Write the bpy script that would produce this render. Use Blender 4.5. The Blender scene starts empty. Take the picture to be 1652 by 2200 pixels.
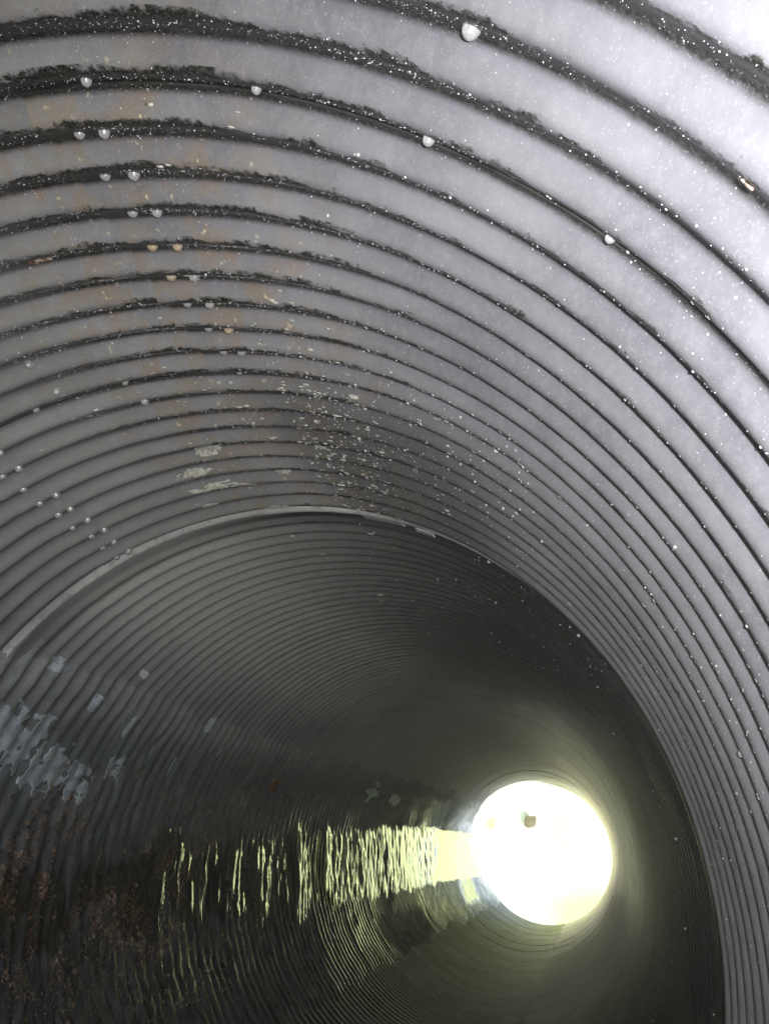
import bpy, math, random
import numpy as np
from mathutils import Matrix, Vector

random.seed(7)
rng = np.random.default_rng(7)
scene = bpy.context.scene
col = scene.collection

# ------------------------------------------------------------------ camera, sky, sun, flash, exposure
R = 0.972                     # pipe radius (m)
Z0 = 1.0                      # height of the pipe axis above the datum at the near joint
CAM = Vector((-0.03676 * R, 0.0, 0.72861 * R + Z0))
vr = Vector((0.03644432, 0.21990377, 0.97484057)).normalized()
vu = Vector((-0.89842852, -0.41995252, 0.12832022)).normalized()
vf = Vector((-0.43760486, 0.88050111, -0.18226293)).normalized()
cam = bpy.data.cameras.new('camera')
cam.sensor_fit = 'VERTICAL'
cam.sensor_height = 24.0
cam.sensor_width = 18.0
cam.lens = 24.0 * 1662.3 / 2200.0
cam.clip_start = 0.02
cam.clip_end = 3000
camo = bpy.data.objects.new('camera', cam)
col.objects.link(camo)
M = Matrix((vr, vu, -vf)).transposed().to_4x4()
M.translation = CAM
camo.matrix_world = M
scene.camera = camo

SUN_EL, SUN_AZ = math.radians(47), math.radians(38)      # azimuth clockwise from +Y: the sun stands on the outlet's side
w = bpy.data.worlds.new('World')
scene.world = w
w.use_nodes = True
wn = w.node_tree.nodes
bg = wn['Background']
sky = wn.new('ShaderNodeTexSky')
sky.sky_type = 'NISHITA'
sky.sun_disc = False
sky.sun_elevation = SUN_EL
sky.sun_rotation = SUN_AZ
w.node_tree.links.new(sky.outputs[0], bg.inputs[0])
bg.inputs[1].default_value = 0.12

sl = bpy.data.lights.new('sun', 'SUN')
sl.energy = 5.0
sl.angle = math.radians(0.5)
sl.color = (1.0, 0.95, 0.86)
so = bpy.data.objects.new('sun', sl)
col.objects.link(so)
sdir = Vector((math.sin(SUN_AZ) * math.cos(SUN_EL), math.cos(SUN_AZ) * math.cos(SUN_EL), math.sin(SUN_EL)))
so.rotation_euler = sdir.to_track_quat('Z', 'Y').to_euler()

# the photographer's camera flash, the only lamp of the photograph, 6 cm above the lens
fl = bpy.data.lights.new('camera_flash', 'SPOT')
fl.spot_size = math.radians(118)
fl.spot_blend = 1.0
fl.energy = 7.9
fl.shadow_soft_size = 0.012
fl.color = (0.97, 0.965, 1.0)
fo = bpy.data.objects.new('camera_flash', fl)
Mf = M.copy()
Mf.translation = CAM + vr * 0.06 + vu * 0.03
fo.matrix_world = Mf
col.objects.link(fo)

scene.view_settings.view_transform = 'Standard'
scene.view_settings.look = 'None'
scene.view_settings.gamma = 1.0
scene.view_settings.use_curve_mapping = False
scene.view_settings.exposure = 3.0

# ------------------------------------------------------------------ helpers
PITCH = 0.0677
AMP = 0.0090
Y_S1 = 0.5576 * R + 0.1 * PITCH          # valley of the first lap seam
Y_J1 = Y_S1 + 18 * PITCH                 # end of the near section
Y_J2 = 9.0 * R
Y_END = 13.194 * R
Y_IN = -2.4                              # inlet behind the camera
GAP = 0.023


def centre(y):
    y = np.asarray(y, float)
    cx = np.interp(y, [-50, Y_J1, Y_J2, Y_END, 60], [0, 0, -0.344 * R, -0.451 * R, -0.451 * R - 0.0255 * (60 - Y_END)])
    cz = np.interp(y, [-50, Y_J1, Y_J2, Y_END, 60], [0, 0, 0.173 * R, 0.294 * R, 0.294 * R])
    return cx, cz + Z0


def wob(a, b, seed, f=1.0, n=7):
    """smooth pseudo-noise in two variables, about -1..1"""
    r = np.random.default_rng(seed)
    s = 0
    for i in range(n):
        ka, kb = r.normal(0, 1, 2) * f
        s = s + np.sin(a * ka + b * kb + r.uniform(0, 6.28))
    return s / n * 1.6


def grid_faces(n, m):
    i = np.arange(n - 1)[:, None] * m + np.arange(m - 1)[None, :]
    return np.stack([i, i + 1, i + m + 1, i + m], -1).reshape(-1, 4)


def mesh_np(name, verts, faces, smooth=True, uv=None, attrs=None):
    me = bpy.data.meshes.new(name)
    verts = np.asarray(verts, np.float32).reshape(-1, 3)
    faces = np.asarray(faces, np.int32)
    me.vertices.add(len(verts))
    me.vertices.foreach_set('co', verts.ravel())
    k = faces.shape[1]
    me.loops.add(faces.size)
    me.loops.foreach_set('vertex_index', faces.ravel())
    me.polygons.add(len(faces))
    me.polygons.foreach_set('loop_start', np.arange(0, faces.size, k, dtype=np.int32))
    if smooth:
        me.polygons.foreach_set('use_smooth', np.ones(len(faces), bool))
    me.update(calc_edges=True)
    if uv is not None:
        l = me.uv_layers.new(name='UVMap')
        l.data.foreach_set('uv', np.asarray(uv, np.float32).reshape(-1, 2)[faces.ravel()].ravel())
    for nm, val in (attrs or {}).items():
        a = me.attributes.new(nm, 'FLOAT', 'POINT')
        a.data.foreach_set('value', np.asarray(val, np.float32).ravel())
    return me


def link(name, me, mat=None, parent=None, **props):
    o = bpy.data.objects.new(name, me)
    col.objects.link(o)
    if mat is not None and me is not None and not len(me.materials):
        me.materials.append(mat)
    if parent is not None:
        o.parent = parent
    for k, v in props.items():
        o[k] = v
    return o


def thing(name, loc, label, cat, group=None):
    o = bpy.data.objects.new(name, None)
    o.empty_display_size = 0.2
    o.location = loc
    col.objects.link(o)
    o['label'] = label
    o['category'] = cat
    if group:
        o['group'] = group
    return o


class NT:
    def __init__(s, name):
        s.m = bpy.data.materials.new(name)
        s.m.use_nodes = True
        s.t = s.m.node_tree
        s.t.nodes.clear()
        s.out = s.t.nodes.new('ShaderNodeOutputMaterial')

    def n(s, typ, **kw):
        nd = s.t.nodes.new(typ)
        for k, v in kw.items():
            setattr(nd, k, v)
        return nd

    def set(s, sock, v):
        if hasattr(v, 'is_output'):
            s.t.links.new(v, sock)
        else:
            sock.default_value = v

    def math(s, op, a, b=0.0, c=None, clamp=False):
        nd = s.n('ShaderNodeMath', operation=op, use_clamp=clamp)
        s.set(nd.inputs[0], a)
        s.set(nd.inputs[1], b)
        if c is not None:
            s.set(nd.inputs[2], c)
        return nd.outputs[0]

    def ramp(s, x, a, b, y0=0.0, y1=1.0):
        nd = s.n('ShaderNodeMapRange', interpolation_type='SMOOTHSTEP')
        s.set(nd.inputs[0], x)
        for i, v in enumerate((a, b, y0, y1)):
            s.set(nd.inputs[i + 1], v)
        return nd.outputs[0]

    def noise(s, vec, scale, detail=4.0, rough=0.55, dist=0.0):
        nd = s.n('ShaderNodeTexNoise')
        if vec is not None:
            s.set(nd.inputs['Vector'], vec)
        nd.inputs['Scale'].default_value = scale
        nd.inputs['Detail'].default_value = detail
        nd.inputs['Roughness'].default_value = rough
        nd.inputs['Distortion'].default_value = dist
        return nd.outputs[0]

    def mix(s, f, a, b):
        nd = s.n('ShaderNodeMix', data_type='RGBA')
        s.set(nd.inputs[0], f)
        s.set(nd.inputs[6], a if hasattr(a, 'is_output') else (*a, 1))
        s.set(nd.inputs[7], b if hasattr(b, 'is_output') else (*b, 1))
        return nd.outputs[2]

    def mixf(s, f, a, b):
        nd = s.n('ShaderNodeMix', data_type='FLOAT')
        s.set(nd.inputs[0], f)
        s.set(nd.inputs[2], a)
        s.set(nd.inputs[3], b)
        return nd.outputs[0]

    def attr(s, name):
        return s.n('ShaderNodeAttribute', attribute_name=name).outputs['Fac']

    def scaled(s, vec, sc):
        nd = s.n('ShaderNodeVectorMath', operation='MULTIPLY')
        s.set(nd.inputs[0], vec)
        nd.inputs[1].default_value = sc
        return nd.outputs[0]

    def bump(s, h, strength, dist):
        nd = s.n('ShaderNodeBump')
        nd.inputs['Strength'].default_value = strength
        nd.inputs['Distance'].default_value = dist
        s.set(nd.inputs['Height'], h)
        return nd.outputs[0]

    def bsdf(s, color, rough, metal=0.0, normal=None, spec=0.5, **kw):
        b = s.n('ShaderNodeBsdfPrincipled')
        s.set(b.inputs['Base Color'], color if hasattr(color, 'is_output') else (*color, 1))
        s.set(b.inputs['Roughness'], rough)
        s.set(b.inputs['Metallic'], metal)
        s.set(b.inputs['Specular IOR Level'], spec)
        if normal is not None:
            s.set(b.inputs['Normal'], normal)
        for k, v in kw.items():
            s.set(b.inputs[k], v)
        s.t.links.new(b.outputs[0], s.out.inputs[0])
        return b


# ------------------------------------------------------------------ materials
def mat_plate():
    s = NT('bitumen_coated_steel')
    uv = s.n('ShaderNodeUVMap', uv_map='UVMap').outputs[0]
    sep = s.n('ShaderNodeSeparateXYZ')
    s.set(sep.inputs[0], uv)
    u, v = sep.outputs[0], sep.outputs[1]
    W, B, D = s.attr('wet'), s.attr('black'), s.attr('rust')
    obj = s.n('ShaderNodeTexCoord').outputs['Object']
    uvs = s.scaled(uv, (1.0, PITCH, 1.0))
    along = s.scaled(uv, (1.0, 2.2 * PITCH, 1.0))
    nb = s.noise(along, 15.0, 7, 0.66, 0.5)               # ragged near-side edge of the wet strip
    nf = s.noise(uvs, 90.0, 4, 0.7)
    nl = s.noise(uvs, 3.0, 3, 0.5)
    t = s.math('SUBTRACT', s.math('FRACT', s.math('ADD', v, 0.62)), 0.5)     # 0 at the strip's middle
    # near side: ragged limit, far side: soft limit just past the valley
    lim = s.math('ADD', s.math('MULTIPLY_ADD', nb, -0.80, 0.065), s.math('MULTIPLY_ADD', nf, -0.34, 0.17))
    lim = s.math('SUBTRACT', lim, s.math('MULTIPLY', s.math('MAXIMUM', s.math('SUBTRACT', W, 1.0), 0.0), 0.3))
    near = s.ramp(s.math('SUBTRACT', t, lim), -0.04, 0.08)
    far = s.ramp(s.math('ADD', t, s.math('MULTIPLY_ADD', nf, -0.10, 0.05)), 0.10, 0.25, 1.0, 0.0)
    strip = s.math('MULTIPLY', s.math('MULTIPLY', near, far), s.ramp(nl, 0.2, 0.55, 0.90, 1.0))
    strip = s.math('MULTIPLY', strip, s.math('MINIMUM', W, 1.0))
    # overall blackness of the coating
    blk = s.math('ADD', B, s.math('MULTIPLY', s.math('MULTIPLY_ADD', nl, 0.5, -0.25), s.math('MULTIPLY', s.ramp(B, 0.0, 0.3), s.mixf(s.attr('sheen'), 1.0, 0.25))))
    blk = s.math('ADD', blk, s.math('MULTIPLY', s.math('MULTIPLY_ADD', nf, 0.5, -0.25), s.ramp(B, 0.0, 0.3)), clamp=True)
    dark = s.math('MAXIMUM', strip, blk, clamp=True)
    blot = s.noise(uvs, 7.0, 6, 0.7, 1.0)
    film = s.mix(s.ramp(s.math('ADD', s.math('MULTIPLY', nl, 0.5), s.math('MULTIPLY', blot, 0.5)), 0.3, 0.7), (0.165, 0.160, 0.178), (0.285, 0.280, 0.302))
    film = s.mix(s.attr('painted_light'), film, (0.58, 0.59, 0.55))  # film colour raised in place of flash and outlet light
    film = s.mix(s.ramp(nf, 0.4, 0.8, 0.0, 0.5), film, (0.32, 0.315, 0.335))
    rustn = s.ramp(s.noise(uvs, 13.0, 6, 0.7), 0.44, 0.60)
    film = s.mix(s.math('MULTIPLY', s.math('MULTIPLY', rustn, D), 0.55), film, (0.30, 0.22, 0.15))
    spots = s.ramp(s.noise(uvs, 60.0, 4, 0.65), 0.62, 0.70)
    film = s.mix(s.math('MULTIPLY', spots, D), film, (0.62, 0.52, 0.36))
    tar = s.mix(s.ramp(s.noise(uvs, 150.0, 4, 0.75), 0.4, 0.72), (0.008, 0.009, 0.007), (0.075, 0.075, 0.062))
    c = s.mix(dark, film, tar)
    speck = s.ramp(s.noise(uvs, 420.0, 2, 0.5), 0.62, 0.70)
    c = s.mix(s.math('MULTIPLY', speck, 0.55), c, (0.42, 0.42, 0.42))
    rough = s.math('MULTIPLY', s.mixf(dark, 0.55, 0.38), s.mixf(s.attr('sheen'), 1.0, 0.55))
    h = s.math('ADD', s.math('MULTIPLY', nf, 0.6), s.math('MULTIPLY', s.noise(uvs, 320.0, 2, 0.6), 0.5))
    nrm = s.bump(s.math('MULTIPLY', h, s.math('MULTIPLY', s.mixf(s.attr('sheen'), 1.0, 0.3), s.mixf(dark, 0.35, 1.0))), 0.35, 0.0025)
    s.bsdf(c, rough, 0.0, nrm, spec=s.math('ADD', s.mixf(dark, 0.4, 0.5), s.math('MULTIPLY', s.attr('sheen'), 0.3)))
    return s.m


def mat_paving(name):
    s = NT(name)
    uv = s.n('ShaderNodeUVMap', uv_map='UVMap').outputs[0]
    uvs = s.scaled(uv, (1.0, PITCH, 1.0))
    streak = s.scaled(uv, (1.0, 3.0 * PITCH, 1.0))
    n1 = s.noise(streak, 7.0, 6, 0.65, 0.8)
    n2 = s.noise(uvs, 55.0, 5, 0.7)
    big = s.noise(uvs, 2.2, 3, 0.5)
    c = s.mix(s.ramp(n1, 0.35, 0.7), (0.055, 0.058, 0.058), (0.19, 0.198, 0.21))
    c = s.mix(s.ramp(n2, 0.58, 0.74), c, (0.30, 0.30, 0.29))
    brown = s.math('MULTIPLY', s.ramp(big, 0.5, 0.65), s.ramp(n2, 0.45, 0.65))
    c = s.mix(brown, c, (0.17, 0.10, 0.065))
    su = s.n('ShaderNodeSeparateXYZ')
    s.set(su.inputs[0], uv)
    left = s.ramp(su.outputs[0], -0.05, -0.3)  # left half painted lighter, standing in for uneven flash coverage
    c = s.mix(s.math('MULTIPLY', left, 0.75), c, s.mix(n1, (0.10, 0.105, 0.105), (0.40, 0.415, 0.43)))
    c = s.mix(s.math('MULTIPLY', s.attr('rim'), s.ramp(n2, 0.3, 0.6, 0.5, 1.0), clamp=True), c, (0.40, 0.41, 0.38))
    g = s.attr('gloss')
    rough = s.mixf(g, s.ramp(n1, 0.3, 0.75, 0.48, 0.7), s.ramp(n1, 0.3, 0.75, 0.12, 0.24))
    h = s.math('MULTIPLY', s.math('ADD', n2, n1), s.mixf(g, 1.0, 0.14))
    s.bsdf(c, rough, 0.0, s.bump(h, 0.5, 0.005), spec=s.mixf(g, 0.3, 0.7))
    return s.m


def mat_simple(name, c1, c2, scale, rough, metal=0.0, bump=0.0, bdist=0.002, spec=0.5, detail=5):
    s = NT(name)
    obj = s.n('ShaderNodeTexCoord').outputs['Object']
    n = s.noise(obj, scale, detail, 0.6)
    c = s.mix(s.ramp(n, 0.35, 0.65), c1, c2)
    nrm = s.bump(n, bump, bdist) if bump else None
    s.bsdf(c, rough, metal, nrm, spec)
    return s.m


def mat_water():
    s = NT('shallow_water')
    obj = s.n('ShaderNodeTexCoord').outputs['Object']
    n = s.noise(obj, 60.0, 3, 0.5)
    nrm = s.bump(n, 0.12, 0.002)
    lw = s.n('ShaderNodeLayerWeight')                      # two-sided Schlick reflectance of water
    lw.inputs['Blend'].default_value = 0.5
    s.set(lw.inputs['Normal'], nrm)
    refl = s.math('MULTIPLY_ADD', s.math('POWER', lw.outputs['Facing'], 4.2), 0.98, 0.02, clamp=True)
    tr = s.n('ShaderNodeBsdfTransparent')
    tr.inputs[0].default_value = (0.86, 0.83, 0.74, 1)
    gl = s.n('ShaderNodeBsdfGlossy')
    gl.inputs['Roughness'].default_value = 0.03
    gl.inputs['Color'].default_value = (1, 1, 1, 1)
    s.set(gl.inputs['Normal'], nrm)
    mx = s.n('ShaderNodeMixShader')
    s.set(mx.inputs[0], refl)
    s.t.links.new(tr.outputs[0], mx.inputs[1])
    s.t.links.new(gl.outputs[0], mx.inputs[2])
    s.t.links.new(mx.outputs[0], s.out.inputs[0])
    return s.m


M_PLATE = mat_plate()
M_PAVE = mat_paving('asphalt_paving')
M_RIVET = mat_simple('rivet_steel', (0.42, 0.41, 0.42), (0.72, 0.70, 0.68), 120, 0.26, 0.2, 0.08, 0.001)
M_RIVETR = mat_simple('rivet_rusty', (0.42, 0.30, 0.18), (0.6, 0.5, 0.36), 300, 0.4, 0.0, 0.2, 0.001)
s = NT('galvanised_band')
obj = s.n('ShaderNodeTexCoord').outputs['Object']
n1 = s.noise(obj, 30, 5, 0.65)
pl = s.math('MULTIPLY', s.attr('pale'), s.ramp(n1, 0.25, 0.5, 0.55, 1.0))
c = s.mix(pl, (0.05, 0.05, 0.05), s.mix(n1, (0.74, 0.72, 0.67), (0.90, 0.89, 0.86)))
s.bsdf(c, 0.4, 0.0, s.bump(n1, 0.3, 0.002))
M_BAND = s.m
M_EDGE = mat_simple('plate_edge', (0.008, 0.008, 0.007), (0.06, 0.057, 0.05), 11, 0.5)
M_BARE = mat_simple('bare_zinc', (0.46, 0.50, 0.56), (0.68, 0.72, 0.77), 25, 0.42, 0.15, 0.2, 0.001)
M_WHITE = mat_simple('white_scale', (0.60, 0.60, 0.62), (0.80, 0.80, 0.82), 60, 0.5)
M_CRUST = mat_simple('lime_crust', (0.45, 0.40, 0.34), (0.72, 0.70, 0.66), 120, 0.45, 0, 0.4, 0.001)
M_DROP = mat_simple('droplet_film', (0.45, 0.45, 0.46), (0.92, 0.92, 0.93), 150, 0.22, 0.1, 0, spec=1.0)  # near-white base paints the flash glints on the beads
M_WATER = mat_water()
M_PEB = mat_simple('pebble_stone', (0.07, 0.056, 0.047), (0.42, 0.27, 0.20), 18, 0.3)
M_LEAF = mat_simple('dead_leaf_brown', (0.22, 0.09, 0.05), (0.34, 0.17, 0.10), 60, 0.6)
M_RUST = mat_simple('rust_lump', (0.30, 0.13, 0.07), (0.62, 0.50, 0.42), 90, 0.6, 0, 0.6, 0.003)
M_CONC = mat_simple('headwall_concrete', (0.30, 0.29, 0.27), (0.42, 0.41, 0.38), 6, 0.85, 0, 0.3, 0.003)
M_SOIL = mat_simple('bank_grass', (0.10, 0.13, 0.035), (0.20, 0.23, 0.06), 1.5, 0.9, 0, 0.6, 0.05)
M_ROCK = mat_simple('tan_rock', (0.15, 0.12, 0.07), (0.21, 0.17, 0.10), 8, 0.9, 0, 0.5, 0.02)


# ------------------------------------------------------------------ pipe surface
def vphase(y):
    return (np.asarray(y, float) - Y_S1) / PITCH


def sstep(x, a, b):
    t = np.clip((x - a) / (b - a), 0, 1)
    return t * t * (3 - 2 * t)


def dent(th, y):
    cs, sn = np.cos(th), np.sin(th)
    calm = 1 - 0.8 * sstep(y, 1.9, 4.0)
    return calm * (0.0022 * wob(cs * 3 + y, sn * 3 + y * 4, 11) + 0.0012 * wob(cs * 7 + y, sn * 7 + y * 9, 12) + 0.0006 * wob(cs * 16 + y * 9, sn * 16 + y * 30, 13))


def wphase(th, y):
    x = np.sin(th), np.cos(th)
    calm = 1 - 0.9 * sstep(y, 1.9, 4.5)
    return vphase(y) + calm * (0.05 * wob(x[0] * 3 + y * .3, x[1] * 3 + y * 1.5, 14) + 0.025 * wob(x[0] * 9 + y, x[1] * 9 + y * 8, 15))


def profile(ph, y):
    c = 0.5 + 0.5 * np.cos(2 * np.pi * ph)
    return 2 * c ** (1 + 0.75 * sstep(np.asarray(y, float), 1.9, 3.4)) - 1           # broader crests past the joint


def pipe_r(th, y, flat=None):
    a = AMP if flat is None else AMP * flat
    return R + a * profile(wphase(th, y), y) + dent(th, y)


def to_xyz(th, y, r, org):
    cx, cz = centre(y)
    return np.stack([cx + r * np.sin(th) - org[0], y - org[1] + 0 * th, cz - r * np.cos(th) - org[2]], -1)


def wetness(thd, y, sec):
    """thd: degrees, 0 = bottom, negative = left wall, +-180 = crown"""
    left = thd < 60
    x = np.where(thd > 100, thd - 360, thd)                    # -260 .. 100
    jit = 5 * wob(x * 0.08, y * 3, 21)
    w_ = sstep(-x, 74 + 0, 96)                                  # dry on the lower left wall
    w_ = sstep(-x + jit, 72, 98) * (1 - sstep(-x, 196, 215))
    return np.clip(w_, 0, 1) * (1 + 0.4 * np.exp(-((x + 108) / 18.0) ** 2))


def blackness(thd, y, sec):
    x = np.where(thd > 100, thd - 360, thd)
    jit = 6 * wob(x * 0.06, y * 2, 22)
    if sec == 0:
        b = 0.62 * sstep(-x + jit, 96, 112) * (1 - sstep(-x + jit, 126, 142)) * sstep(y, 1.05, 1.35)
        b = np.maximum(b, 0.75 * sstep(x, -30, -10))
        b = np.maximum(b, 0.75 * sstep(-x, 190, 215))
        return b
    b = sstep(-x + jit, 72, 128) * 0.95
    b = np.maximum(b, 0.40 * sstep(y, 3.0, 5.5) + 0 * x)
    b = b * (1 - 0.85 * sstep(y, 3.6, 6.5))  # coating paled towards the outlet, painting in its glow
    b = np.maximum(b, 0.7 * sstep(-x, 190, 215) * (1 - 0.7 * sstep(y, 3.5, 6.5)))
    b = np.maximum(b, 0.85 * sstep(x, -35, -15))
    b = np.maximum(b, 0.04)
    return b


# near-section sheets: start, end, lap angle, how far the sheet sits inwards
E0 = -0.16 * PITCH
SHEETS = [(Y_IN, Y_S1 - 9 * PITCH + E0 + 0.012, -75, 0.0),
          (Y_S1 - 9 * PITCH + E0, Y_S1 + E0 + 0.012, 70, 0.0022),
          (Y_S1 + E0, Y_S1 + 9 * PITCH + E0 + 0.012, -102.5, 0.0040),
          (Y_S1 + 9 * PITCH + E0, Y_J1, -66.5, 0.0056)]


def sheet_off(thd, y):
    thd, y = np.broadcast_arrays(np.asarray(thd, float), np.asarray(y, float))
    o = np.full(y.shape, 0.0012)
    for y0, y1, lap, off in SHEETS:
        o = np.where((y >= y0) & (y < y1 + 0.001), off + 0.003 * ((thd - lap) % 360) / 360, o)
    return np.where(y > Y_J1, 0.002 + 0.0006 * np.floor((y - Y_J1) / (9 * PITCH)), o)


def make_plate(name, y0, y1, sec, org, lap_deg, parent, ny_per=12, nth=300, front_lip=True, flat0=None, off=0.0, rust=0.0):
    n = max(3, int(round((y1 - y0) / PITCH * ny_per)) + 1)
    ys = np.linspace(y0, y1, n)
    lap = math.radians(lap_deg)
    th = lap + np.linspace(0, 2 * math.pi + 0.07, nth)
    T, Y = np.meshgrid(th, ys)
    flat = None
    if flat0 is not None:
        flat = sstep(Y, flat0, flat0 + 0.13) * 0.94 + 0.06
    r = pipe_r(T, Y, flat)
    if sec:
        r = r - 0.6 * dent(T, Y)
    # the sheet winds inwards by its own thickness, so that its end laps over its start
    r = r - 0.0030 * (T - lap) / (2 * math.pi) - off
    P = to_xyz(T, Y, r, org)
    U = T * R
    V = wphase(T, Y)
    if flat0 is not None:
        V = V * 1.0
    tw = (np.degrees(T) + 180) % 360 - 180
    wet = wetness(tw, Y, sec)
    if sec > 0:
        wet = np.maximum(wet * 0.9, 0.15)
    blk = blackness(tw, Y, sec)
    x = np.where(tw > 100, tw - 360, tw)
    rst = rust * np.exp(-((x + 110) / 9.0) ** 2) + 0.9 * rust * np.exp(-((x + 93) / 10.0) ** 2) + 0.3 * rust * np.exp(-((x + 75) / 25.0) ** 2)
    painted_light = (0.9 if sec else 0.25) * sstep(x, -112, -62) * (1 - 0.75 * sstep(x, -62, -43)) * (1 - 0.5 * sstep(Y, 4.0, 7.0))  # left wall painted lighter where the flash falls short
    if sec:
        painted_light = np.maximum(painted_light, 0.9 * sstep(Y, 3.2, 5.5))  # far walls and crown lightened too, outlet glow put into the colour
    F = grid_faces(n, nth)
    verts = [P.reshape(-1, 3)]
    uvs = [np.stack([U, V], -1).reshape(-1, 2)]
    at = [wet.ravel(), blk.ravel(), rst.ravel()]
    faces = [F]
    base = n * nth
    me = mesh_np(name, np.concatenate(verts), np.concatenate(faces), True, np.concatenate(uvs),
                 dict(wet=at[0], black=at[1], rust=at[2], painted_light=painted_light.ravel(), sheen=((0 if sec == 0 else 1) * sstep(Y, 3.0, 5.5) * sstep(-x, 95, 135) * (1 - 0.8 * sstep(-x, 188, 212))).ravel()))
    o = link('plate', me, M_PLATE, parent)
    if front_lip:
        # cut edge of the sheet, facing the inlet
        q0 = to_xyz(T[0], Y[0], r[0] - 0.0002, org)
        q1 = to_xyz(T[0], Y[0] + 0.0, r[0] + 0.0016, org)
        q2 = to_xyz(T[0], Y[0] + 0.002, r[0] - 0.0004, org)
        V3 = np.concatenate([q1, q0, q2])
        F3 = grid_faces(3, nth)
        link('plate_edge', mesh_np('plate_edge', V3, F3, False), M_EDGE, o)
    return o


# dome-shaped rivet, shared by all
def rivet_mesh(name, mat, rr=0.0086, h=0.0098):
    nseg, nr = 14, 5
    v = []
    for i in range(nr):
        a = i / (nr - 1) * math.pi / 2
        rad = rr * math.cos(a) * (1.0 if i else 1.04)
        z = h * math.sin(a) - (0.003 if i == 0 else 0)
        for j in range(nseg):
            v.append((rad * math.cos(j / nseg * 2 * math.pi), rad * math.sin(j / nseg * 2 * math.pi), z))
    f = []
    for i in range(nr - 1):
        for j in range(nseg):
            k = (j + 1) % nseg
            f.append((i * nseg + j, i * nseg + k, (i + 1) * nseg + k, (i + 1) * nseg + j))
    me = mesh_np(name, v, f, True)
    me.materials.append(mat)
    return me


RIV = [rivet_mesh('rivet', M_RIVET), rivet_mesh('rivet_rusty', M_RIVETR)]


def on_pipe(thd, y, off=0.0):
    th = np.radians(thd)
    flat = np.where(y > Y_J1, sstep(y, Y_J1 + GAP + 0.03, Y_J1 + GAP + 0.16) * .94 + .06, 1.0)
    r = pipe_r(th, y, flat) - off - sheet_off(thd, y)
    cx, cz = centre(y)
    p = np.stack([cx + r * np.sin(th), y, cz - r * np.cos(th)], -1)
    e = 1e-3
    f2 = flat
    dr = (pipe_r(th, y + e, f2) - pipe_r(th, y - e, f2)) / (2 * e)
    nr = np.stack([-np.sin(th), dr, np.cos(th)], -1)
    nr /= np.linalg.norm(nr, axis=1, keepdims=True)
    tn = np.stack([np.cos(th), 0 * th, np.sin(th)], -1)
    return p, nr, tn


def put_rivet(thd, v, parent, org, rusty=False, s=1.0):
    y = Y_S1 + v * PITCH
    P_, N_, T_ = on_pipe(np.array([float(thd)]), np.array([float(y)]))
    p, n, t = Vector(P_[0]), Vector(N_[0]), Vector(T_[0])
    o = link('rivet', RIV[1 if rusty else 0], None, parent)
    m = Matrix((t, n.cross(t), n)).transposed().to_4x4()
    m.translation = p - Vector(org) + n * 0.0006
    o.matrix_local = m @ Matrix.Diagonal((s, s, s, 1))
    return o


# ------------------------------------------------------------------ near section (inlet side, round the camera)
def base_at(y):
    cx, cz = centre(y)
    return (float(cx), float(y), float(cz) - R)


orgA = base_at(Y_S1)
secA = thing('corrugated_pipe_section', orgA,
             'grey filmed corrugated pipe section with riveted lap seams, before the pale joint band', 'culvert pipe',
             'corrugated culvert pipe sections')
for (y0, y1, lap, off), ny_, nt_, ru in zip(SHEETS, (8, 16, 16, 16), (220, 420, 420, 420), (0, .5, 1.0, .9)):
    make_plate('plate', y0, y1, 0, orgA, lap, secA, ny_per=ny_, nth=nt_, off=off, rust=ru)

for k in range(8):
    put_rivet(-101.2 + random.uniform(-.3, .3), 0.82 + k, secA, orgA, k in (3, 4), random.uniform(.9, 1.1))
    put_rivet(-103.7 + random.uniform(-.3, .3), 0.82 + k, secA, orgA, k in (3, 6), random.uniform(.9, 1.1))
for k in range(9):
    put_rivet(-65.6 + random.uniform(-.4, .4), 9.62 + k, secA, orgA, False, random.uniform(.95, 1.15))
    if k not in (2,):
        put_rivet(-67.7 + random.uniform(-.4, .4), 9.62 + k, secA, orgA, False, random.uniform(.95, 1.15))
for sv, start in ((-9, -131), (0, -119), (9, -128.3)):
    for j in range(27):
        a = start - j * 13.33
        put_rivet((a + random.uniform(-1, 1) + 180) % 360 - 180, sv - 0.27, secA, orgA, False, random.uniform(.6, .85))
for a, v in ((-79.2, 7.1), (-79.5, 8.3), (-88, 9.6), (-137.2, -2.15)):
    put_rivet(a, v, secA, orgA, False, 0.95)

# ------------------------------------------------------------------ middle and outlet sections
orgB = base_at((Y_J1 + Y_J2) / 2)
secB = thing('corrugated_pipe_section', orgB,
             'long black corrugated pipe section with a paved floor, between the two joint bands', 'culvert pipe',
             'corrugated culvert pipe sections')
y = Y_J1 + GAP
first = True
i = 0
while y < Y_J2 - GAP - 0.05:
    y2 = min(y + 9 * PITCH, Y_J2 - GAP)
    if y2 > Y_J2 - GAP - 0.2:
        y2 = Y_J2 - GAP
    make_plate('plate', y, y2 + 0.008, 1, orgB, -60 - 37 * (i % 3) - 7 * i, secB, ny_per=12 if y < 4.2 else 9,
               nth=320 if y < 4.2 else 240, flat0=y + 0.03 if first else None, off=0.0006 * i, rust=0.35)
    y = y2
    first = False
    i += 1

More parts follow.
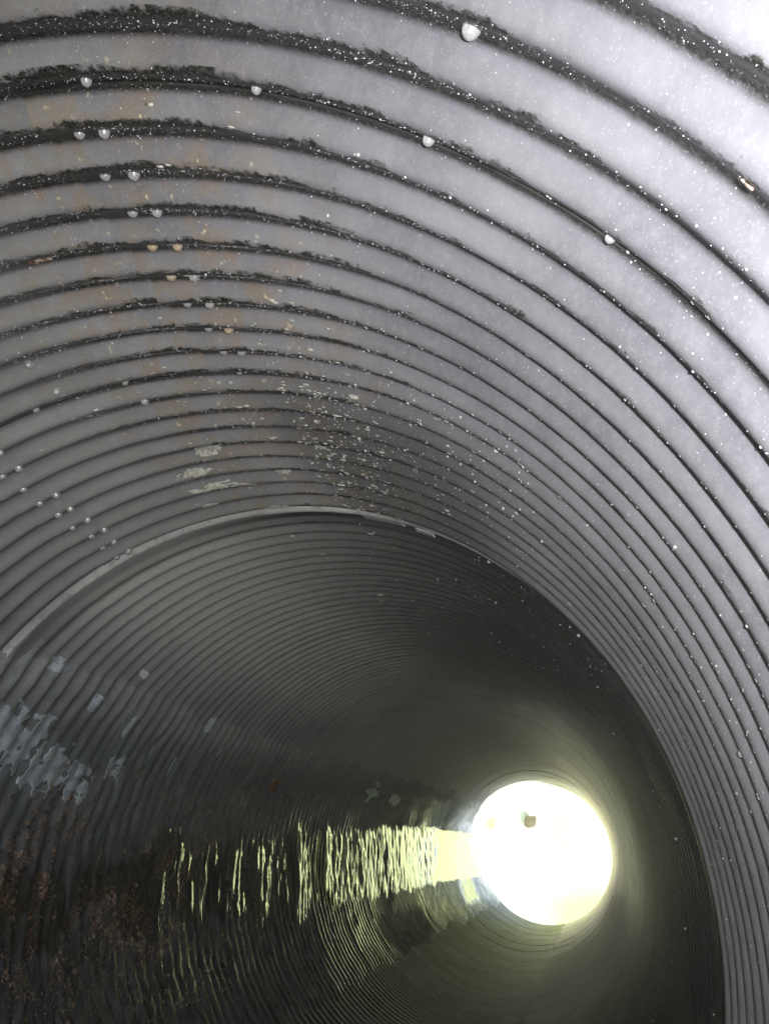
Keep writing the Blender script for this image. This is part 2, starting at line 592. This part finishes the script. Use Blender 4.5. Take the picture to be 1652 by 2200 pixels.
orgC = base_at((Y_END + Y_J2) / 2)
secC = thing('corrugated_pipe_section', orgC,
             'daylit corrugated pipe section that ends at the bright open outlet', 'culvert pipe',
             'corrugated culvert pipe sections')
y = Y_J2 + GAP
i = 0
while y < Y_END - 0.05:
    y2 = min(y + 9 * PITCH, Y_END)
    if y2 > Y_END - 0.2:
        y2 = Y_END
    make_plate('plate', y, y2 + 0.008, 2, orgC, -60 - 37 * (i % 3), secC, ny_per=8, nth=220,
               off=0.0006 * i, rust=0.2)
    y = y2
    i += 1


# joint bands: plain galvanised hoops closing the gap between two sections, seen through it
def joint_band(yj, label):
    org = base_at(yj)
    t = thing('joint_band', org, label, 'joint band', 'hoops at the pipe joints')
    th = np.linspace(0, 2 * math.pi, 361)
    prof = [(-0.06, 0.018), (-0.002, 0.018), (0.0005, 0.014), (0.009, 0.0125), (0.0105, 0.005), (GAP * 0.7, -0.001), (GAP - 0.002, -0.0085), (GAP + 0.0005, -0.006), (GAP + 0.004, 0.018), (GAP + 0.06, 0.018),
            (GAP + 0.06, 0.024), (-0.06, 0.024), (-0.06, 0.018)]
    rows = []
    for dy, dr in prof:
        yy = np.full_like(th, yj + dy)
        rows.append(to_xyz(th, yy, R + dr + (0.0 if yj < 3 else 0.007) + 0.6 * dent(th, yy) - 0.0012 * np.clip(wob(th * 20, yy * 30, 31), 0, 1), org))
    xd = (np.degrees(th) + 260) % 360 - 260
    pale = sstep(xd, -150, -120) * (1 - sstep(xd, -42, -34)) * np.clip(0.75 + 0.55 * wob(th * 15, 0 * th, 34), 0.15, 1) * (1.0 if yj < 3 else 0.1)
    me = mesh_np('hoop', np.concatenate(rows), grid_faces(len(prof), len(th)), True, None, dict(pale=np.tile(pale, len(prof))))
    link('hoop', me, M_BAND, t)
    return t, org


jb1, orgJ = joint_band(Y_J1, 'pale galvanised joint band showing as a bright thin arc, one white scrap stuck on it')
joint_band(Y_J2, 'dark joint band close to the bright outlet')


# ------------------------------------------------------------------ asphalt paving along the floor
def paving_h(T, Y):
    """height of the paving above the plate's mean radius (towards the axis)"""
    d = np.degrees(T)
    ed = 42.0 + 2.0 * wob(Y * 5, 0 * T, 41) + 1.2 * wob(Y * 17, np.sign(T) * 3.0, 42) + 0.6 * wob(Y * 40, T * 30, 46)
    near = sstep(np.abs(d), ed - 11, ed - 1)                     # 1 at the feather edge
    thick = 0.0125 * (1 - sstep(np.abs(d), ed - 5, ed + 0.8)) - 0.0055 * sstep(np.abs(d), ed - 0.8, ed + 1.2)
    plate = -AMP * profile(wphase(T, Y), Y) - dent(T, Y)
    keep = 0.42 + 0.30 * wob(T * 5, Y * 4, 43)
    rough_ = 1 + 1.2 * (np.abs(d) < 26) * (1 - sstep(Y, 3.2, 4.5))
    wear = rough_ * (0.0026 * wob(T * 24, Y * 14, 44) + 0.0015 * wob(T * 70, Y * 50, 47)) + 0.0035 * wob(T * 40, Y * 22, 50, n=10) * np.exp(-((np.abs(d) - 15) / 8) ** 2)
    pit = -0.007 * sstep(wob(T * 18, Y * 16, 45, n=9), 0.5, 0.7) * (np.abs(d) > 13)
    return plate * (keep * (1 - near) + near) + thick + (wear + pit) * (1 - near) + 0.003


def paving_slab(y0, y1, parent, org, mat, th0=-46, th1=46, tilt=0.0, sub=8):
    n = int((y1 - y0) / PITCH * sub) + 2
    ys = np.linspace(y0 + 0.004, y1 - 0.004, n)
    th = np.radians(np.linspace(th0, th1, 150))
    T, Y = np.meshgrid(th, ys)
    h = paving_h(T, Y) + tilt * (Y - (y0 + y1) / 2)
    # rounded broken ends
    e = np.minimum(Y - ys[0], ys[-1] - Y)
    h = h - 0.010 * (1 - sstep(e, -0.001, 0.012))
    P = to_xyz(T, Y, R - h, org)
    zz = Y / R
    d = np.degrees(T)
    jit = 0.12 * wob(T * 9, Y * 3, 48)
    zone = sstep(zz + jit, 4.95, 5.1) * (1 - sstep(zz + jit, 6.45, 6.6)) + sstep(zz + jit, 7.95, 8.1)
    gl = zone * sstep(d + 3 * wob(T * 6, Y * 4, 49), 10, 16) + 0.5 * sstep(zz, 9.5, 11.0) * (d < 0) + 0.8 * zone * (np.abs(d) < 14) + 0.7 * sstep(zz, 4.3, 5.0) * np.clip(wob(T * 20, Y * 9, 58) + 0.4, 0, 1) * np.exp(-((d + 15) / 7) ** 2)
    gl = gl + 0.6 * sstep(zz, 2.5, 3.2) * np.clip(wob(T * 14, Y * 7, 64) + 0.35, 0, 1) * sstep(np.abs(d), 5, 9) * (1 - sstep(np.abs(d), 20, 28))
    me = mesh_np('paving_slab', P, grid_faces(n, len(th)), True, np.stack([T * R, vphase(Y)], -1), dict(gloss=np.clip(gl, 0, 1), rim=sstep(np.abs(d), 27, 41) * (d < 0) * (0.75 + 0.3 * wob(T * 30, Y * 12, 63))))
    return link('paving_slab', me, mat, parent)


k = -6
edges = [Y_IN + 0.02]
while edges[-1] < Y_END - 0.3:
    edges.append(min(edges[-1] + 9 * PITCH, Y_END))
# section ends also break the paving
edges = sorted(set([e for e in edges if min(abs(e - Y_J1), abs(e - Y_J2), abs(e - Y_END)) > 0.12] + [Y_J1, Y_J2, Y_END]))
for a, b in zip(edges[:-1], edges[1:]):
    mid = (a + b) / 2
    zz = mid / R
    if mid < Y_J1:
        par, org = secA, orgA
    elif mid < Y_J2:
        par, org = secB, orgB
    else:
        par, org = secC, orgC
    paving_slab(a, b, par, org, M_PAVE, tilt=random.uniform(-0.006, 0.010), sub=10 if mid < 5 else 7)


# ------------------------------------------------------------------ the trickle of water and its bed
def water_level(y):
    dep = np.interp(y, [Y_IN - 6, 1.5, 3.0, 4.5, 6.0, 8.5, Y_END, 40], [0.024, 0.0195, 0.0205, 0.034, 0.046, 0.056, 0.058, 0.058])
    return centre(y)[1] - R + dep


ys = np.concatenate([np.linspace(Y_IN - 6, 1.6, 160), np.linspace(1.61, 2.7, 160), np.linspace(2.705, 7.2, 1150), np.linspace(7.21, Y_END + 0.2, 700), np.linspace(Y_END + 0.3, 30, 160)])
xs = np.linspace(-1, 1, 130)
hw = np.interp(ys, [Y_IN - 6, Y_IN - 0.2, Y_IN, Y_END, Y_END + 0.4, 30], [0.9, 0.75, 0.36, 0.38, 0.8, 1.3])
X, Y = np.meshgrid(xs, ys)
Xw = X * hw[:, None]
st = np.interp(Y, [1.5, 2.6, 3.2, 5.0, 6.0, 13], [0.35, 0.6, 0.9, 1.0, 0.7, 0.45])
rip = 0.0007 * np.sin(2 * np.pi * vphase(Y) + 1.1 * wob(Xw * 5, Y * 2, 51)) * np.clip(0.5 + wob(Xw * 3, Y * 1.6, 52), 0, 1.3)
rip += 0.0015 * wob(Xw * 14, Y * 34, 53, n=14) + 0.0009 * wob(Xw * 60, Y * 85, 54, n=16) + 0.0035 * wob(Xw * 3, Y * 8, 55, n=10)
rip += 0.0009 * wob(Xw * 30, Y * 28, 56, n=14) * np.clip(wob(Xw * 4, Y * 3, 57) + .3, 0, 1)
# chop: patches of short steep ripples where the trickle runs over the plate laps
patchm = 0.45 * np.clip(wob(Xw * 6, Y * 5, 65), 0, 1) * sstep(Y, 2.6, 3.0) * (1 - sstep(Y, 9, 11))
for i, (yc, wy, am) in enumerate(((2.75, .05, .6), (3.27, .15, 1.9), (3.60, .09, 1.3), (3.92, .14, 1.45), (4.25, .15, 1.2), (4.5, .08, .9), (4.95, .28, 1.1), (5.35, .2, 1.0), (5.95, .3, 1.0), (6.6, .35, .85), (7.4, .5, .7), (8.5, .7, .6))):
    yo = Y - yc + 0.06 * wob(Xw * 6, 0 * Y, 500 + i)
    patchm = np.maximum(patchm, am * np.clip(0.9 + 0.5 * wob(Xw * 8, Y * 3, 560 + i), 0, 1.2) * np.exp(-(yo / wy) ** 4))
chop = 0.0034 * wob(Xw * 40, Y * 75, 58, n=18) + 0.0062 * wob(Xw * 22, Y * 38, 60, n=14) + 0.0080 * wob(Xw * 11, Y * 20, 66, n=10) + 0.0010 * wob(Xw * 110, Y * 150, 61, n=18)
rip += chop * patchm * 1.35 / np.maximum(st, .4)
# each patch sits on a slope that falls towards the outlet
for i, (yb, sl_, L2, L1) in enumerate(((3.17, .13, .17, .3), (3.82, .09, .14, .2), (4.15, .08, .16, .2), (4.68, .06, .35, .15), (5.15, .05, .3, .1))):
    yo = Y - yb + 0.06 * wob(Xw * 6, 0 * Y, 500 + i)
    rip += sl_ * L2 * np.clip(0.85 + 0.4 * wob(Xw * 7, Y * 3, 570 + i), 0, 1.3) * np.where(yo < 0, sstep(yo, -L1, 0), 1 - sstep(yo, 0, L2)) / np.maximum(st, .4)
Zw = water_level(Y) + st * rip
cx, _ = centre(ys)
orgW = base_at(3.0)
P = np.stack([Xw + cx[:, None] - orgW[0], Y - orgW[1], Zw - orgW[2]], -1)
wo = link('water', mesh_np('water', P, grid_faces(len(ys), len(xs)), True), M_WATER, None, kind='structure')
wo.location = orgW

# pebbles, grit and leaf litter lying in and beside the trickle
def ico():
    p = (1 + 5 ** .5) / 2
    v = np.array([(-1, p, 0), (1, p, 0), (-1, -p, 0), (1, -p, 0), (0, -1, p), (0, 1, p), (0, -1, -p), (0, 1, -p), (p, 0, -1), (p, 0, 1), (-p, 0, -1), (-p, 0, 1)], float)
    v /= np.linalg.norm(v[0])
    f = np.array([(0, 11, 5), (0, 5, 1), (0, 1, 7), (0, 7, 10), (0, 10, 11), (1, 5, 9), (5, 11, 4), (11, 10, 2), (10, 7, 6), (7, 1, 8), (3, 9, 4), (3, 4, 2), (3, 2, 6), (3, 6, 8), (3, 8, 9), (4, 9, 5), (2, 4, 11), (6, 2, 10), (8, 6, 7), (9, 8, 1)])
    return v, f


IV, IF = ico()


def scatter_mesh(name, pos, nrm, tan, sx, sy, sz, jitter=0.25, smooth=True):
    """many little lumps in one mesh; sz is along the normal"""
    n = len(pos)
    b = np.cross(nrm, tan)
    j = 1 + rng.normal(0, jitter, (n, 12, 1)) * 0.6
    base = IV[None] * j
    V = pos[:, None] + base[..., 0:1] * tan[:, None] * sx[:, None, None] + base[..., 1:2] * b[:, None] * sy[:, None, None] + base[..., 2:3] * nrm[:, None] * sz[:, None, None]
    F = (IF[None] + 12 * np.arange(n)[:, None, None]).reshape(-1, 3)
    return mesh_np(name, V.reshape(-1, 3), F, smooth)


N = 60000
yy = 1.7 + 2.9 * rng.uniform(0, 1, N) ** 1.4
xx = rng.normal(0.0, 0.2, N)
xx = np.clip(xx, -0.42, 0.42)
th = np.arcsin(np.clip(xx / R, -.6, .6))
cxx, czz = centre(yy)
rr = R - paving_h(th, yy)
pos = np.stack([cxx + rr * np.sin(th), yy, czz - rr * np.cos(th)], -1)
keep = wob(xx * 9, yy * 6, 61) + 0.8 * wob(xx * 30, yy * 30, 62) + rng.uniform(-.5, .5, N) > 0.05
keep &= (pos[:, 2] > 0)
pos, th = pos[keep], th[keep]
n = len(pos)
nrm = np.stack([-np.sin(th), 0 * th, np.cos(th)], -1)
ang = rng.uniform(0, 6.28, n)
tan = np.stack([np.cos(th) * np.cos(ang), np.sin(ang), np.sin(th) * np.cos(ang)], -1)
s = rng.lognormal(math.log(0.0026), 0.55, n)
me = scatter_mesh('gravel', pos - np.array(orgW), nrm, tan, s, s * rng.uniform(.6, 1, n), s * rng.uniform(.2, .6, n), 0.3, False)
g = link('gravel', me, M_PEB, None, kind='stuff', label='dark brown grit and small stones in the trickle of water', category='gravel')
g.location = orgW

# ------------------------------------------------------------------ droplets beaded in the wet strips of the coating
def drops(N, y0, y1, t0, t1, size, spread, phase_c=-0.12, phase_s=0.12, elong=1.0):
    v = np.floor(rng.uniform(vphase(y0), vphase(y1), N)) + phase_c + rng.normal(0, phase_s, N)
    any_ = rng.uniform(0, 1, N) < 0.022
    v = np.where(any_, rng.uniform(vphase(y0), vphase(y1), N), v)
    y = Y_S1 + v * PITCH
    t = rng.uniform(t0, t1, N)
    keep = wob(t * 0.25, y * 9, 71) + rng.uniform(-.6, 1.0, N) > 0
    y, t = y[keep], t[keep]
    p, nr, tn = on_pipe(t, y, 0.0)
    s = rng.lognormal(math.log(size), spread, len(y))
    return p, nr, tn, s


ps = [drops(7000, 0.22, 0.52, -178, -84, 0.00050, 0.38, -0.19, 0.16), drops(14000, 0.50, 0.95, -178, -84, 0.00066, 0.38, -0.19, 0.16), drops(15000, 0.95, 1.76, -188, -78, 0.00088, 0.42, -0.22, 0.16),
      drops(1600, 1.10, 1.75, -140, -105, 0.0013, 0.5, -0.1, 0.3), drops(1300, 1.85, 3.2, -150, -100, 0.0013, 0.5, -0.2, 0.3), drops(500, 1.85, 5.5, -215, -150, 0.0016, 0.5, -0.2, 0.3)]
p, nr, tn, s = [np.concatenate(a) for a in zip(*ps)]
me = scatter_mesh('water_droplets', p - np.array(orgA), nr, tn, s, s, s * 0.9, 0.06)
d = link('water_droplets', me, M_DROP, None, kind='stuff', label='fine sparkling water droplets beaded along the black corrugation troughs', category='droplets')
d.location = orgA

# ------------------------------------------------------------------ lime crust flecks
def flecks(N, y0, y1, t0, t1, size):
    v = np.floor(rng.uniform(vphase(y0), vphase(y1), N)) + rng.normal(0.35, 0.12, N)
    y = Y_S1 + v * PITCH
    t = rng.normal((t0 + t1) / 2, (t1 - t0) / 4, N)
    keep = wob(t * 0.4, y * 6, 72) > -0.1
    y, t = y[keep], t[keep]
    p, nr, tn = on_pipe(t, y, 0.0)
    s = rng.lognormal(math.log(size), 0.42, len(y))
    return p, nr, tn, s


ps = [flecks(620, 1.15, 1.75, -130, -84, 0.0020), flecks(80, 0.6, 1.2, -118, -98, 0.0026), flecks(60, 1.9, 3.2, -120, -80, 0.0032)]
p, nr, tn, s = [np.concatenate(a) for a in zip(*ps)]
me = scatter_mesh('lime_crust', p - np.array(orgA), nr, tn, s * 1.9, s * 0.6, s * 0.35, 0.35)
d = link('lime_crust', me, M_CRUST, None, kind='stuff', label='pale flecks of lime crust on the left wall corrugations near the joint', category='lime crust')
d.location = orgA


# ------------------------------------------------------------------ patches of bare metal and scale (parts of their section)
def patch(name, thc, yc, dth, dy, parent, org, mat, seed, lift=0.0012, paved=False, drip=0.0, flat=False):
    n, m = 44, 44
    a = np.linspace(-1, 1, n)
    A, Bv = np.meshgrid(a, a)
    r_ = np.random.default_rng(seed)
    T = np.radians(thc) + A * np.radians(dth)
    Y = yc + Bv * dy
    flatf = np.where(Y > Y_J1, sstep(Y, Y_J1 + GAP + 0.03, Y_J1 + GAP + 0.16) * .94 + .06, 1.0)
    if paved:
        r = R - paving_h(T, Y) - lift
        r = np.minimum(r, pipe_r(T, Y, flatf) - 0.002 - lift)
    else:
        r = pipe_r(T, Y, flatf) - sheet_off(np.degrees(T), Y) - lift
        if flat:
            r = 0 * r + r.mean()
    mask = np.maximum(np.abs(A), np.abs(Bv)) ** 4 if flat else A ** 2 + Bv ** 2
    mask = mask + (0.12 if flat else 0.75) * wob(A * 3, Bv * 3, seed, 1.6) + drip * np.sin(Bv * dy / PITCH * 2 * np.pi + 1) * (A > -0.2) + 0.3 * wob(A * 14, Bv * 14, seed + 1)
    P = to_xyz(T, Y, r, org).reshape(-1, 3)
    F = grid_faces(n, m)
    keep = mask.ravel()[F].max(1) < 0.8
    F = F[keep]
    if not len(F):
        return None
    used, inv = np.unique(F, return_inverse=True)
    P = P[used]
    F = inv.reshape(F.shape)
    # give the scale thickness
    nv = len(P)
    cx, cz = centre(P[:, 1] + org[1])
    rad = np.stack([P[:, 0] + org[0] - cx, 0 * cx, P[:, 2] + org[2] - cz], -1)
    rad /= np.linalg.norm(rad, axis=1, keepdims=True)
    P2 = P + rad * 0.004
    ed = np.concatenate([F[:, [0, 1]], F[:, [1, 2]], F[:, [2, 3]], F[:, [3, 0]]])
    key = {}
    for e0, e1 in ed:
        key[(e0, e1)] = 1
    side = [(a_, b_, b_ + nv, a_ + nv) for (a_, b_) in key if (b_, a_) not in key]
    FF = np.concatenate([F, np.array(side)[:, ::-1]]) if side else F
    me = mesh_np(name, np.concatenate([P, P2]), FF, True)
    return link(name, me, mat, parent)


for i, (t, zr, dt, dy) in enumerate([(-28, 2.12, 6.0, 0.12), (-24, 2.32, 5.5, 0.13), (-22, 2.50, 4.0, 0.08), (-31, 2.0, 4.5, 0.06), (-26, 2.66, 3.0, 0.06)]):
    patch('bare_metal_patch', t, zr * R, dt, dy, secB, orgB, M_BARE, 200 + i, paved=True, drip=0.45)
for i, (t, zr, dt, dy) in enumerate([(-38, 2.33, 1.8, 0.02), (-40, 3.16, 2.2, 0.02), (-42.5, 2.06, 1.6, 0.05), (-31, 6.2, 5.0, 0.22), (-29, 7.0, 3.5, 0.18), (-34, 3.4, 1.6, 0.025), (-30, 2.85, 3.0, 0.012), (-28, 3.05, 2.6, 0.01), (-35, 2.6, 2.6, 0.010), (-24, 2.72, 2.5, 0.012)]):
    patch('bare_metal_patch', t, zr * R, dt, dy, secB, orgB, M_BARE, 230 + i, paved=True)
patch('paint_scrap', -46.3, 2.468 * R, 1.0, 0.02, secB, orgB, M_WHITE, 260)
patch('paint_scrap', -72.5, 2.62 * R, 0.7, 0.022, secB, orgB, M_BARE, 262, flat=True)
patch('white_scrap', -117.0, Y_J1 + GAP + 0.020, 1.6, 0.014, jb1, orgJ, M_WHITE, 265, flat=True, lift=0.006)
patch('bare_metal_patch', -110.0, Y_J1 + GAP + 0.016, 3.6, 0.014, jb1, orgJ, M_BARE, 266, flat=True, lift=0.004)
for i, (t, v, dt, dy) in enumerate([(-89.9, 12.75, 2.0, 0.012), (-85.5, 13.9, 3.0, 0.010), (-86.5, 15.0, 4.0, 0.010), (-91, 15.2, 2.2, 0.012), (-98, 14.7, 1.2, 0.01),
                                    (-106, 12.7, 1.0, 0.011), (-104, 16.6, 1.4, 0.012), (-84, 16.2, 1.6, 0.01), (-93, 17.2, 2.6, 0.01)]):
    patch('lime_scab', t, Y_S1 + (v + 0.35) * PITCH, dt, dy, secA, orgA, M_CRUST, 300 + i, lift=0.0015)


# ------------------------------------------------------------------ small loose things
def lump(name, thd, y, size, mat, label, cat, n=9, seed=1, up=0.004):
    r_ = np.random.default_rng(seed)
    p0, nr0, tn0 = on_pipe(np.array([thd]), np.array([y]), 0.001)
    b0 = np.cross(nr0, tn0)
    off = r_.normal(0, 1, (n, 2)) * size * 0.8
    pos = p0 + off[:, :1] * tn0 + off[:, 1:] * b0
    s = r_.uniform(.35, 1, n) * size * 0.6
    me = scatter_mesh(name, pos - p0, np.repeat(nr0, n, 0), np.repeat(tn0, n, 0), s * 1.5, s, s * 0.4, 0.4)
    o = link(name, me, mat, None, label=label, category=cat)
    o.location = Vector(p0[0])
    return o


lump('rust_scab', -89.0, Y_S1 + 3.95 * PITCH, 0.011, M_RUST, 'ragged orange and white rust scab stuck on the left wall corrugations', 'rust', 12, 3)
lump('rust_flake', -154.0, 0.402 * R, 0.006, M_RUST, 'small orange rust flake hanging from the ceiling coating', 'rust', 6, 5)


def leaf(thd, y, size, rot, label):
    th = math.radians(thd)
    h = float(paving_h(np.array(th), np.array(y)))
    cx, cz = centre(y)
    r = R - h - 0.006
    p = Vector((float(cx) + r * math.sin(th), y, float(cz) - r * math.cos(th)))
    nrm = Vector((-math.sin(th), -0.25, math.cos(th))).normalized()
    tx = nrm.cross(Vector((math.cos(rot), math.sin(rot), 0))).normalized()
    ty = nrm.cross(tx)
    out = []
    k = 40
    for i in range(k):
        a = i / k * 2 * math.pi
        rad = 0.55 + 0.45 * abs(math.cos(2.5 * a)) ** 0.7
        out.append((rad * math.cos(a), rad * math.sin(a)))
    V = [Vector((0, 0, 0))]
    for x_, y_ in out:
        V.append(tx * x_ * size + ty * y_ * size + nrm * (size * 0.45 * (x_ * x_ + 0.6 * y_ * y_) + 0.1 * size * math.sin(9 * x_)))
    F = [(0, 1 + i, 1 + (i + 1) % k) for i in range(k)]
    nv = len(V)
    V2 = [v - nrm * 0.0012 for v in V]
    F2 = [(a + nv, c + nv, b + nv) for a, b, c in F]
    S = []
    for i in range(k):
        a, b = 1 + i, 1 + (i + 1) % k
        S += [(a, a + nv, b + nv), (a, b + nv, b)]
    me = mesh_np('blade', [tuple(v) for v in V + V2], F + F2 + S, True)
    t = thing('dead_leaf', p, label, 'leaf')
    link('blade', me, M_LEAF, t)
    st = [Vector((0, 0, 0)), tx * size * 0.9 - nrm * 0.002, tx * size * 1.7 + nrm * 0.004]
    vs = []
    for q in st:
        for a in range(4):
            vs.append(q + ty * 0.0014 * math.cos(a * math.pi / 2) + nrm * 0.0014 * math.sin(a * math.pi / 2))
    fs = [(i * 4 + a, i * 4 + (a + 1) % 4, i * 4 + 4 + (a + 1) % 4, i * 4 + 4 + a) for i in range(2) for a in range(4)]
    link('stalk', mesh_np('stalk', [tuple(v) for v in vs], fs, True), M_LEAF, t)
    return t


leaf(-27.5, 4.166 * R, 0.042, 0.6, 'curled reddish brown dead leaf lying on the dark floor paving')

# ------------------------------------------------------------------ the ground, the earth bank over the pipe, the headwalls
def gheight(X, Y):
    cx, cz = centre(Y)
    inv = np.interp(Y, [-12, Y_IN, Y_J1, Y_J2, Y_END, 16], [-0.1, 0.028, 0.028, 0.028 + .173 * R, 0.028 + .294 * R, 0.028 + .294 * R])
    ch = np.abs(X - cx)
    z = inv - 0.06
    outside = np.maximum(sstep(Y, Y_END, Y_END + 0.6), sstep(-Y, -Y_IN, -Y_IN + 0.6))
    bank = 0.55 * sstep(ch, 0.7, 2.2) + 0.05 * wob(X * 1.3, Y * 1.1, 81)
    z = z + outside * bank * sstep(ch, 0.5, 1.2) + outside * 0.0
    # grassy slope across the valley beyond the outlet
    z = z + 0.50 * np.maximum(Y - 18.0 + 1.2 * wob(X * .15, Y * .1, 82), 0) * (1 - sstep(Y, 40, 75)) + 14.0 * sstep(Y, 40, 75)
    z = z + 0.35 * np.maximum(-Y - 14.0, 0) * (1 - sstep(-Y, 24, 50)) + 5.0 * sstep(-Y, 24, 50)
    z = z + 0.2 * wob(X * .5, Y * .5, 83) * sstep(np.abs(Y - 5), 14, 20)
    return z


gx = np.concatenate([-np.geomspace(900, 3, 40), np.linspace(-2.8, 2.8, 57), np.geomspace(3, 900, 40)])
gy = np.concatenate([-np.geomspace(900, 12, 30), np.linspace(-11, Y_IN - .1, 30), np.linspace(Y_IN, Y_END - .1, 30), np.linspace(Y_END, 36, 100), np.geomspace(37, 1200, 40)])
X, Y = np.meshgrid(gx, gy)
G = np.stack([X, Y, gheight(X, Y)], -1)
s = NT('ground_cover')
obj = s.n('ShaderNodeTexCoord').outputs['Object']
n1 = s.noise(obj, 0.8, 6, 0.65)
n2 = s.noise(obj, 14, 4, 0.6)
sep = s.n('ShaderNodeSeparateXYZ')
s.set(sep.inputs[0], obj)
ax = s.math('ABSOLUTE', s.math('ADD', sep.outputs[0], 0.4))
grav = s.math('MULTIPLY', s.ramp(s.math('ADD', ax, s.math('MULTIPLY', n1, 1.2)), 1.6, 2.2, 1, 0), s.ramp(sep.outputs[1], 18.5, 20.5, 1, 0))
gr = s.mix(n1, (0.19, 0.235, 0.055), (0.42, 0.44, 0.14))
gr = s.mix(s.ramp(n2, .5, .7), gr, (0.26, 0.30, 0.08))
gv = s.mix(n2, (0.36, 0.35, 0.20), (0.54, 0.53, 0.34))
s.bsdf(s.mix(grav, gr, gv), 0.9, 0, s.bump(n2, 0.6, 0.05))
link('ground', mesh_np('ground', G, grid_faces(len(gy), len(gx)), True), s.m, None, kind='structure')


def ring_block(name, y0, y1, hwid, top, bot, mat, rin, ny, flare=0.0):
    """a block with a round tunnel for the pipe"""
    k = 96
    a = np.linspace(0, 2 * np.pi, k + 1)[:-1]
    ys_ = np.linspace(y0, y1, ny)
    ym = (y0 + y1) / 2
    org = np.array([0.0, ym, 0.0])
    inner, outer = [], []
    for y_ in ys_:
        cx, cz = centre(y_)
        dx, dz = np.sin(a), -np.cos(a)
        inner.append(np.stack([cx + rin * dx, 0 * a + y_, cz + rin * dz], -1))
        tx = np.where(dx > 0, (hwid - cx) / np.maximum(dx, 1e-6), (-hwid - cx) / np.minimum(dx, -1e-6))
        tz = np.where(dz > 0, (top - cz) / np.maximum(dz, 1e-6), (bot - cz) / np.minimum(dz, -1e-6))
        t_ = np.minimum(tx, tz)
        outer.append(np.stack([cx + t_ * dx, 0 * a + y_, cz + t_ * dz], -1))
    V = np.concatenate(inner + outer) - org
    F = []
    for j in range(ny - 1):
        for i in range(k):
            p_, q_ = j * k + i, j * k + (i + 1) % k
            F.append((p_, q_, q_ + k, p_ + k))
            o_ = ny * k
            F.append((o_ + q_, o_ + p_, o_ + p_ + k, o_ + q_ + k))
    for i in range(k):
        p_, q_ = i, (i + 1) % k
        o_ = ny * k
        F.append((q_, p_, o_ + p_, o_ + q_))
        e = (ny - 1) * k
        F.append((e + p_, e + q_, o_ + e + q_, o_ + e + p_))
    o = link(name, mesh_np(name, V, F, False), mat)
    o.location = org
    return o


b = ring_block('embankment', Y_IN + 0.35, Y_END - 0.35, 45.0, 3.1, -1.2, M_SOIL, R + 0.035, 24)
b['kind'] = 'structure'
for y0, lab in ((Y_IN + 0.04, 'grey concrete headwall round the inlet behind the photographer'), (Y_END - 0.34, 'grey concrete headwall round the outlet, facing the daylight')):
    h = ring_block('headwall', y0, y0 + 0.30, 2.6, 2.75, -0.9, M_CONC, R + 0.03, 3)
    h['label'] = lab
    h['category'] = 'headwall'
    h['group'] = 'culvert headwalls'


# tan rock in the daylight beyond the outlet
def rock(loc, size, label):
    r_ = np.random.default_rng(17)
    v, f = IV.copy(), IF.copy()
    for _ in range(2):
        mid = {}
        nv = list(map(tuple, v))
        nf = []
        def mp(a_, b_):
            key = (min(a_, b_), max(a_, b_))
            if key not in mid:
                q = (np.array(nv[a_]) + np.array(nv[b_])) / 2
                nv.append(tuple(q / np.linalg.norm(q)))
                mid[key] = len(nv) - 1
            return mid[key]
        for a_, b_, c_ in f:
            ab, bc, ca = mp(a_, b_), mp(b_, c_), mp(c_, a_)
            nf += [(a_, ab, ca), (b_, bc, ab), (c_, ca, bc), (ab, bc, ca)]
        v, f = np.array(nv), np.array(nf)
    v = np.sign(v) * np.abs(v) ** 0.6
    v = v * (1 + 0.12 * wob(v[:, 0] * 3, v[:, 1] * 3 + v[:, 2] * 2, 91))[:, None]
    o = link('boulder', mesh_np('boulder', v * np.array(size), f, False), M_ROCK, None, label=label, category='boulder')
    o.location = loc
    return o


def pix_dir(px, py):
    return (vr * (px - 826) + vu * (1100 - py) + vf * 1662.3).normalized()


dr = pix_dir(1141, 1766)
tt = 1.0
for _ in range(4000):
    q = CAM + dr * tt
    if q.y > Y_END + 0.5 and q.z <= float(gheight(np.array(q.x), np.array(q.y))) + 0.1:
        break
    tt += 0.01
rock((q.x, q.y, float(gheight(np.array(q.x), np.array(q.y))) + 0.08), (0.13, 0.13, 0.15), 'small tan boulder out in the daylight beyond the outlet')

# thin haze added to lift the blacks with the flash's back-scatter
s = NT('veil_haze')
pv = s.n('ShaderNodeVolumePrincipled')
pv.inputs['Color'].default_value = (0.82, 0.9, 0.82, 1)
pv.inputs['Density'].default_value = 0.0044
s.t.links.new(pv.outputs[0], s.out.inputs['Volume'])
c8 = [(x_, y_, z_) for x_ in (-910, 910) for y_ in (-910, 1210) for z_ in (-8, 40)]
f6 = [(0, 1, 3, 2), (4, 6, 7, 5), (0, 4, 5, 1), (2, 3, 7, 6), (0, 2, 6, 4), (1, 5, 7, 3)]
link('haze', mesh_np('haze', c8, f6, False), s.m, None, kind='stuff')
